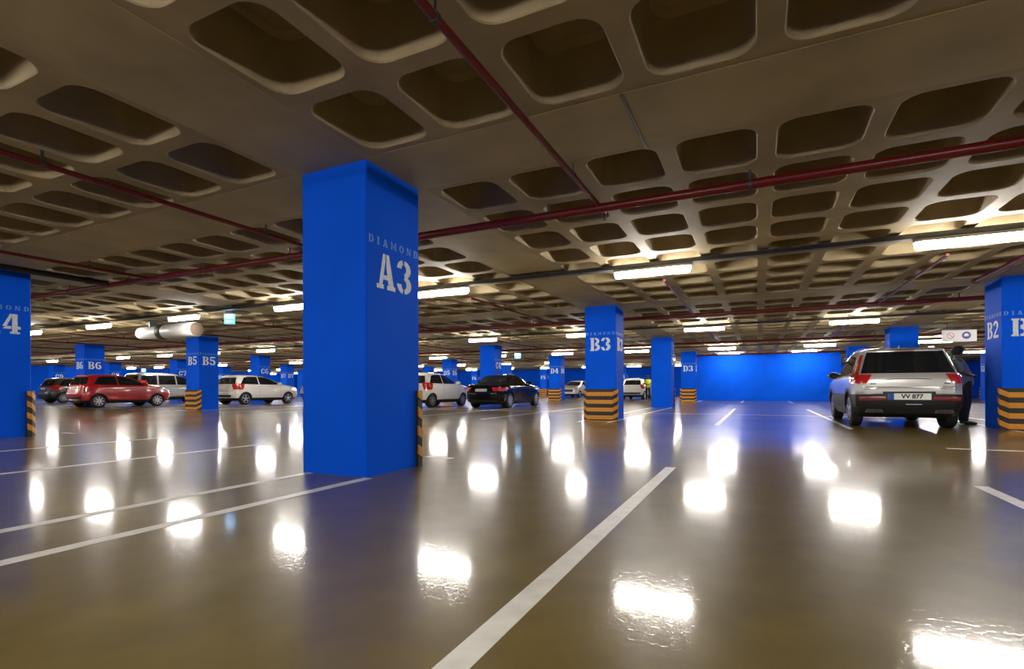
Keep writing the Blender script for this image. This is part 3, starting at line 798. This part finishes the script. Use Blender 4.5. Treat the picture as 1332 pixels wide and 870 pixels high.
def text_mesh(s, size, name, m):
    cu = bpy.data.curves.new(name, 'FONT'); cu.body = s; cu.size = size; cu.align_x = 'CENTER'; cu.align_y = 'CENTER'; cu.extrude = .001
    cu.offset = .004
    o = bpy.data.objects.new(name, cu); COL.objects.link(o); me = evaluated_mesh(o); me.name = name
    bpy.data.objects.remove(o); me.materials.clear(); me.materials.append(m); return me

def suv_detail(C, root, P):
    hw = lambda z, k: C.p(z)[2] * k
    # L-shaped tail lamps: low wedge at the belt, tall arm beside the glass
    for s in (-1, 1):
        mb = MB()
        C.strip(mb, 'rear', seg((hw(.86, .74) * s, .90), (hw(.86, .985) * s, .90), 8), seg((hw(1.06, .66) * s, 1.085), (hw(1.06, .985) * s, 1.085), 8), .014, 5)
        C.strip(mb, 'rear', seg((hw(1.085, .90) * s, 1.085), (hw(1.085, .985) * s, 1.085), 8), seg((hw(1.50, .925) * s, 1.50), (hw(1.50, .965) * s, 1.50), 8), .012, 8)
        xa, xb = C.end(hw(.9, .985), .90, False), C.end(hw(1.08, .985), 1.085, False)
        C.strip(mb, 'L' if s > 0 else 'R', seg((xa - .10, .90), (xa + .12, .98), 6), seg((xb - .10, 1.085), (xb + .16, 1.085), 6), .012, 5)
        xc = C.end(hw(1.50, .965), 1.50, False)
        C.strip(mb, 'L' if s > 0 else 'R', seg((xb - .10, 1.085), (xb + .05, 1.085), 5), seg((xc - .08, 1.50), (xc + .02, 1.50), 5), .010, 6)
        P('tail_lamp', mb, M_TAIL)
        rf = MB(); C.strip(rf, 'rear', seg((hw(.5, .40) * s, .575), (hw(.5, .88) * s, .545), 8), seg((hw(.5, .42) * s, .635), (hw(.5, .88) * s, .635), 8), .006, 2)
        P('bumper_reflector', rf, M_REFL)
        ex = MB(); ez = .345
        yc = s * .56; xr = C.end(yc, ez, False) - .02
        ex.prism([(yc - .15, ez - .03), (yc + .15, ez - .03), (yc + .13, ez + .035), (yc - .13, ez + .035)], 'x', xr, xr + .12)
        eo = P('exhaust_trim', ex, M_DKSTEEL, sm=None)
        ei = MB().prism([(yc - .125, ez - .018), (yc + .125, ez - .018), (yc + .11, ez + .022), (yc - .11, ez + .022)], 'x', xr - .003, xr)
        P('exhaust_opening', ei, M_TRIM, eo, None)
        # roof rails
        rail = MB(); pts = []
        for i in range(13):
            x = .72 + 1.55 * i / 12; z = 1.635 + .045 * math.sin(PI * i / 12) ** .4
            pts.append((x, s * .60, z - .01))
        for a, b in zip(pts[:-1], pts[1:]): rail.tube(a, b, .014, 8)
        P('roof_rail', rail, M_CHROME)
        # wheel arch cladding
        for ax in (.80, 3.50):
            ar = MB(); n = 18; vs = []
            for i in range(n + 1):
                t = PI * (-.06 + 1.12 * i / n); cs, sn = math.cos(t), math.sin(t)
                for rr in (.395, .455):
                    x, z = ax + rr * cs, max(.24, .355 + rr * sn)
                    vs.append((x, s * (C.side(x, max(z, .3)) + .012), z))
            ar.add(vs, [(2 * i, 2 * i + 2, 2 * i + 3, 2 * i + 1) for i in range(n)])
            P('arch_cladding', ar, M_CLAD)
    # spoiler
    sp = MB(); n = 12; vs = []
    for i in range(n + 1):
        y = -.62 + 1.24 * i / n
        for (dx, z) in ((.0, 1.575), (-.05, 1.590), (.10, 1.620), (.25, 1.62)): vs.append((.37 + dx + .10 * (y / .62) ** 4, y, z - .03 * (y / .62) ** 4))
    fs = [(4 * i + j, 4 * i + (j + 1) % 4, 4 * i + 4 + (j + 1) % 4, 4 * i + 4 + j) for i in range(n) for j in range(4)]
    P('roof_spoiler', sp.add(vs, fs), PAINT_SUV)
    sb = MB().box(.30, .345, -.16, .16, 1.568, 1.578); P('brake_light', sb, M_REFL, sm=None)
    # tailgate lines
    for z, k, h, m, nm in ((.985, .40, .010, M_TRIM, 'handle_recess'), (.795, .80, .007, M_TRIM, 'tailgate_crease'), (.70, .62, .006, M_TRIM, 'bumper_seam')):
        bot = [(y, z - .018 * (abs(y) / (hw(z, k))) ** 3) for y in [hw(z, k) * (i / 8 - 1) for i in range(17)]]
        P(nm, C.strip(MB(), 'rear', bot, [(a, b + h) for a, b in bot], .004, 1), m)
    P('chrome_strip', C.strip(MB(), 'rear', seg((-hw(.8, .82), .815), (hw(.8, .82), .815), 12), seg((-hw(.8, .82), .835), (hw(.8, .82), .835), 12), .007, 1), M_CHROME)
    for y in (.58, -.60):
        P('badge', C.strip(MB(), 'rear', seg((y - .05, .885), (y + .05, .885), 4), seg((y - .05, .905), (y + .05, .905), 4), .006, 1), M_DKSTEEL)
    # plate
    xq = C.end(0, .63, False) - .012
    pl = P('number_plate', MB().box(xq - .008, xq + .03, -.34, .34, .575, .70), M_PLATE, sm=None)
    pl['label'] = 'white number plate with blue band reading VV 877'
    P('plate_recess', C.strip(MB(), 'rear', seg((-.42, .55), (.42, .55), 8), seg((-.42, .735), (.42, .735), 8), .006, 2), M_CLAD)
    P('plate_band', MB().box(xq - .0105, xq - .008, .25, .34, .575, .70), M_PLATEBLUE, pl, None)
    tm = text_mesh('VV 877', .115, 'plate_text', M_TRIM)
    o = inst('plate_text', tm, pl); o.matrix_local = Matrix.Translation((xq - .0125, -.04, .637)) @ Matrix.Rotation(-PI / 2, 4, 'Z') @ Matrix.Rotation(PI / 2, 4, 'X')
    P('plate_light', MB().box(.0, .03, -.20, .06, .475, .495), M_HEAD, sm=None)
    P('wiper', C.strip(MB(), 'rear', [(-.02, 1.125), (.02, 1.125)], [(.33, 1.165), (.34, 1.15)], .018, 6), M_TRIM)
    # antenna fin
    P('antenna_fin', MB().prism([(.72, 1.625), (.92, 1.640), (.80, 1.70), (.75, 1.70)], 'y', -.012, .012), M_TRIM, sm=None)

PAINT_SUV = car_paint('paint_silver_suv', (.50, .49, .48), metal=.35, rough=.32)
PAINT_WHITE = car_paint('paint_white', (.70, .68, .63))
PAINT_BLACK = mat('paint_black', (.003, .003, .0035), rough=.12, spec=.15, coat=.35, coat_rough=.03)
PAINT_RED = car_paint('paint_red', (.42, .010, .014))
PAINT_SILVER = car_paint('paint_silver', (.42, .42, .42), metal=.4)
PAINT_GREY = car_paint('paint_dark_grey', (.05, .05, .05), metal=.3)
FW = PI / 2     # nose towards +v
build_car('suv_car', 'suv', 4.43, 1.65, 1.86, PAINT_SUV, (2.68, 12.45, 0), FW, 'silver SUV seen from behind with number plate VV 877', .355, (.80, 3.50), 5, suv_detail)
build_car('sedan_car', 'sedan', 4.52, 1.42, 1.80, PAINT_BLACK, (-10.05, 18.1, 0), FW, 'glossy black saloon car parked in front of column C4', .32, (.95, 3.70), 10)
build_car('hatchback_car', 'hatch', 3.98, 1.53, 1.70, PAINT_WHITE, (-13.5, 17.95, 0), FW, 'white hatchback seen just right of column A3', .30, (.62, 3.15), 8)
build_car('estate_car', 'hatch', 4.40, 1.58, 1.78, PAINT_WHITE, (-25.2, 17.6, 0), FW, 'white estate hatchback between columns B5 and A3', .32, (.80, 3.50), 5)
build_car('hatchback_car', 'hatch', 3.95, 1.52, 1.70, PAINT_RED, (-27.6, 12.2, 0), FW, 'red hatchback parked behind column B6', .30, (.68, 3.18), 8)
build_car('people_carrier', 'van', 4.75, 1.78, 1.84, PAINT_SILVER, (-31.8, 16.6, 0), FW, 'silver people carrier behind the red hatchback', .33, (.95, 3.85), 8)
build_car('hatchback_car', 'hatch', 4.3, 1.55, 1.78, PAINT_GREY, (-38.9, 15.7, 0), FW, 'dark grey car between columns A4 and B6', .32, (.75, 3.4), 8)
build_car('hatchback_car', 'hatch', 3.9, 1.52, 1.70, PAINT_WHITE, (-8.1, 36.5, 0), FW, 'distant white hatchback seen between columns B3 and C3', .30, (.68, 3.18), 8)
build_car('hatchback_car', 'hatch', 4.1, 1.50, 1.74, PAINT_SILVER, (-27.6, 25.4, 0), FW, 'silver car almost hidden behind the left edge of A3', .30, (.68, 3.3), 8)
build_car('hatchback_car', 'hatch', 3.9, 1.50, 1.70, PAINT_WHITE, (-14.75, 46.0, 0), -PI / 2, 'tiny distant white car left of column B3', .30, (.68, 3.18), 8)

# ================================================================== PEOPLE
def skin_part(name, verts, edges, radii, m, parent, sub=2, root=0):
    me = bpy.data.meshes.new(name); me.from_pydata(verts, edges, [])
    o = bpy.data.objects.new(name, me); COL.objects.link(o)
    md = o.modifiers.new('skin', 'SKIN'); md.use_smooth_shade = True
    for i, r in enumerate(radii):
        sv = me.skin_vertices[0].data[i]; sv.radius = (r, r) if not isinstance(r, tuple) else r; sv.use_root = (i == root)
    s = o.modifiers.new('sub', 'SUBSURF'); s.levels = sub; s.render_levels = sub
    me2 = evaluated_mesh(o); me2.name = name; bpy.data.objects.remove(o)
    me2.materials.clear(); me2.materials.append(m); me2.shade_smooth()
    return link(bpy.data.objects.new(name, me2), parent)
def chain(parts):
    v, e, r = [], [], []
    for start, pts in parts:
        prev = start
        for p in pts:
            v.append(p[:3]); r.append(p[3]); k = len(v) - 1
            if prev is not None: e.append((prev, k))
            prev = k
    return v, e, r
M_SHIRT = mat('shirt_grey_blue', (.13, .165, .21), rough=.8, noise=.1, nscale=12)
M_TROUS = mat('trousers_navy', (.010, .012, .022), rough=.8)
M_SHOE = mat('shoe_black', (.008, .008, .008), rough=.4)
M_CAP = mat('cap_black', (.010, .010, .012), rough=.7)
def person(loc, rz, label, lean=-.14, shirt=M_SHIRT):
    r = empty('person', loc, rz); tag(r, label, 'person')
    L = lambda z: lean * max(0, (z - .95)) / .5      # backward lean of the upper body
    sx = L(1.40)
    body = [(None, [(L(.95), 0, .96, .12), (L(1.15), 0, 1.15, .11), (sx, 0, 1.36, .12), (sx, 0, 1.46, .055), (sx + .02, 0, 1.53, .058), (sx + .035, 0, 1.585, .088), (sx + .025, 0, 1.645, .085)])]
    body += [(4, [(sx + .115, 0, 1.57, .016)])]                                             # nose
    for s in (-1, 1):
        k = 2
        hand = (sx + .27, s * .03, 1.06)
        body += [(k, [(sx, s * .15, 1.39, .060), (sx + .02, s * .21, 1.20, .045), (sx + .10, s * .23, 1.10, .040), (sx + .19, s * .14, 1.08, .033), (sx + .24, s * .07, 1.07, .028), (hand[0], hand[1], hand[2], .030)])]
        wk = len([p for c_ in body for p in c_[1]]) - 1
        for f in range(4):
            y = hand[1] + s * (.024 - .016 * f); ln = (.030, .035, .034, .026)[f]
            body.append((wk, [(hand[0] + .035, y, hand[2] + .012, .009), (hand[0] + .035 + ln, y - s * .01, hand[2] + .004, .008), (hand[0] + .04 + ln, y - s * .015, hand[2] - .022, .007)]))
        body.append((wk, [(hand[0] + .005, hand[1] - s * .035, hand[2] + .022, .010), (hand[0] + .04, hand[1] - s * .045, hand[2] + .030, .008)]))
    for s in (-1, 1):
        body += [(0, [(L(.95), s * .09, .88, .095), (.03, s * .10, .50, .062), (.0, s * .10, .26, .055), (-.02, s * .10, .09, .042), (.04, s * .10, .05, .040), (.15, s * .115, .04, .035)])]
    v, e, rad = chain(body)
    skin_part('body', v, e, rad, M_SKIN, r)
    v, e, rad = chain([(None, [(L(.95), 0, .80, .175), (L(.95), 0, .93, .185), (L(1.1), 0, 1.10, .175), (sx - .01, 0, 1.28, .175), (sx - .01, 0, 1.42, .11)])] +
                      [(3, [(sx - .01, s * .15, 1.37, .085), (sx + .01, s * .215, 1.20, .068), (sx + .04, s * .225, 1.14, .066)]) for s in (-1, 1)])
    sh = skin_part('shirt', v, e, rad, shirt, r)
    v, e, rad = chain([(None, [(L(.95), 0, 1.04, .15), (L(.95), 0, .95, .16)])] + [(1, [(L(.95) + .01, s * .09, .84, .100), (.03, s * .10, .50, .070), (.0, s * .10, .28, .058), (-.02, s * .10, .05, .056)]) for s in (-1, 1)])
    skin_part('trousers', v, e, rad, M_TROUS, r)
    for s in (-1, 1):
        v, e, rad = chain([(None, [(-.06, s * .10, .045, .045), (.03, s * .105, .05, .047), (.13, s * .115, .04, .042), (.19, s * .12, .032, .032)])])
        o = skin_part('shoe', v, e, rad, M_SHOE, r)
        o.data.transform(Matrix.Translation((0, 0, -min(q.co.z for q in o.data.vertices))))
    cap = MB().lathe([(1.625, .108), (1.65, .112), (1.69, .098), (1.72, .06), (1.73, .01)], 'z', (sx + .02, 0, 0), 20)
    cp = cap.build('cap', M_CAP, r, 60)
    hb = MB().lathe([(1.53, .075), (1.58, .098), (1.63, .104)], 'z', (sx + .005, 0, 0), 20); hb.v = [(x - .012, y, z) for x, y, z in hb.v]
    hb.build('hair', M_CAP, r, 60)
    pk = MB(); n = 8
    pts = [(sx + .02 + .11 * math.cos(t), .11 * math.sin(t)) for t in [(-1 + 2 * i / n) * .95 for i in range(n + 1)]]
    out = [(sx + .02 + .19 * math.cos(t * .8) , .13 * math.sin(t * .8)) for t in [(1 - 2 * i / n) * .95 for i in range(n + 1)]]
    pk.prism(pts + out, 'z', 1.628, 1.636).build('cap_peak', M_CAP, cp)
    for s in (-1, 1):
        ey = MB().lathe([(-.008, .002), (-.004, .008), (.004, .008), (.008, .002)], 'x', (sx + .112, s * .032, 1.598), 8); ey.build('eye', M_PLATE, r)
    MB().box(sx + .098, sx + .112, -.022, .022, 1.532, 1.538).build('mouth', mat('lips', (.10, .03, .03)), r)
    return r
person((4.08, 14.45, 0), 0.05, 'person in grey-blue shirt, dark trousers and black cap beside the silver SUV')
M_HIVIS = mat('hi_vis_yellow', (.55, .62, .02), rough=.7)
person((-6.95, 36.6, 0), -1.2, 'distant person in yellow vest beside the far white hatchback', -.02, M_HIVIS)
# indicator light body
MB().tube((0, 0, -1.95), (0, 0, -.05), .03, 10).build('post', M_DKSTEEL, gi)
MB().lathe([(-.05, .04), (.0, .055), (.05, .045), (.07, .01)], 'z', n=12).build('lens', M_GREEN, gi, 40)
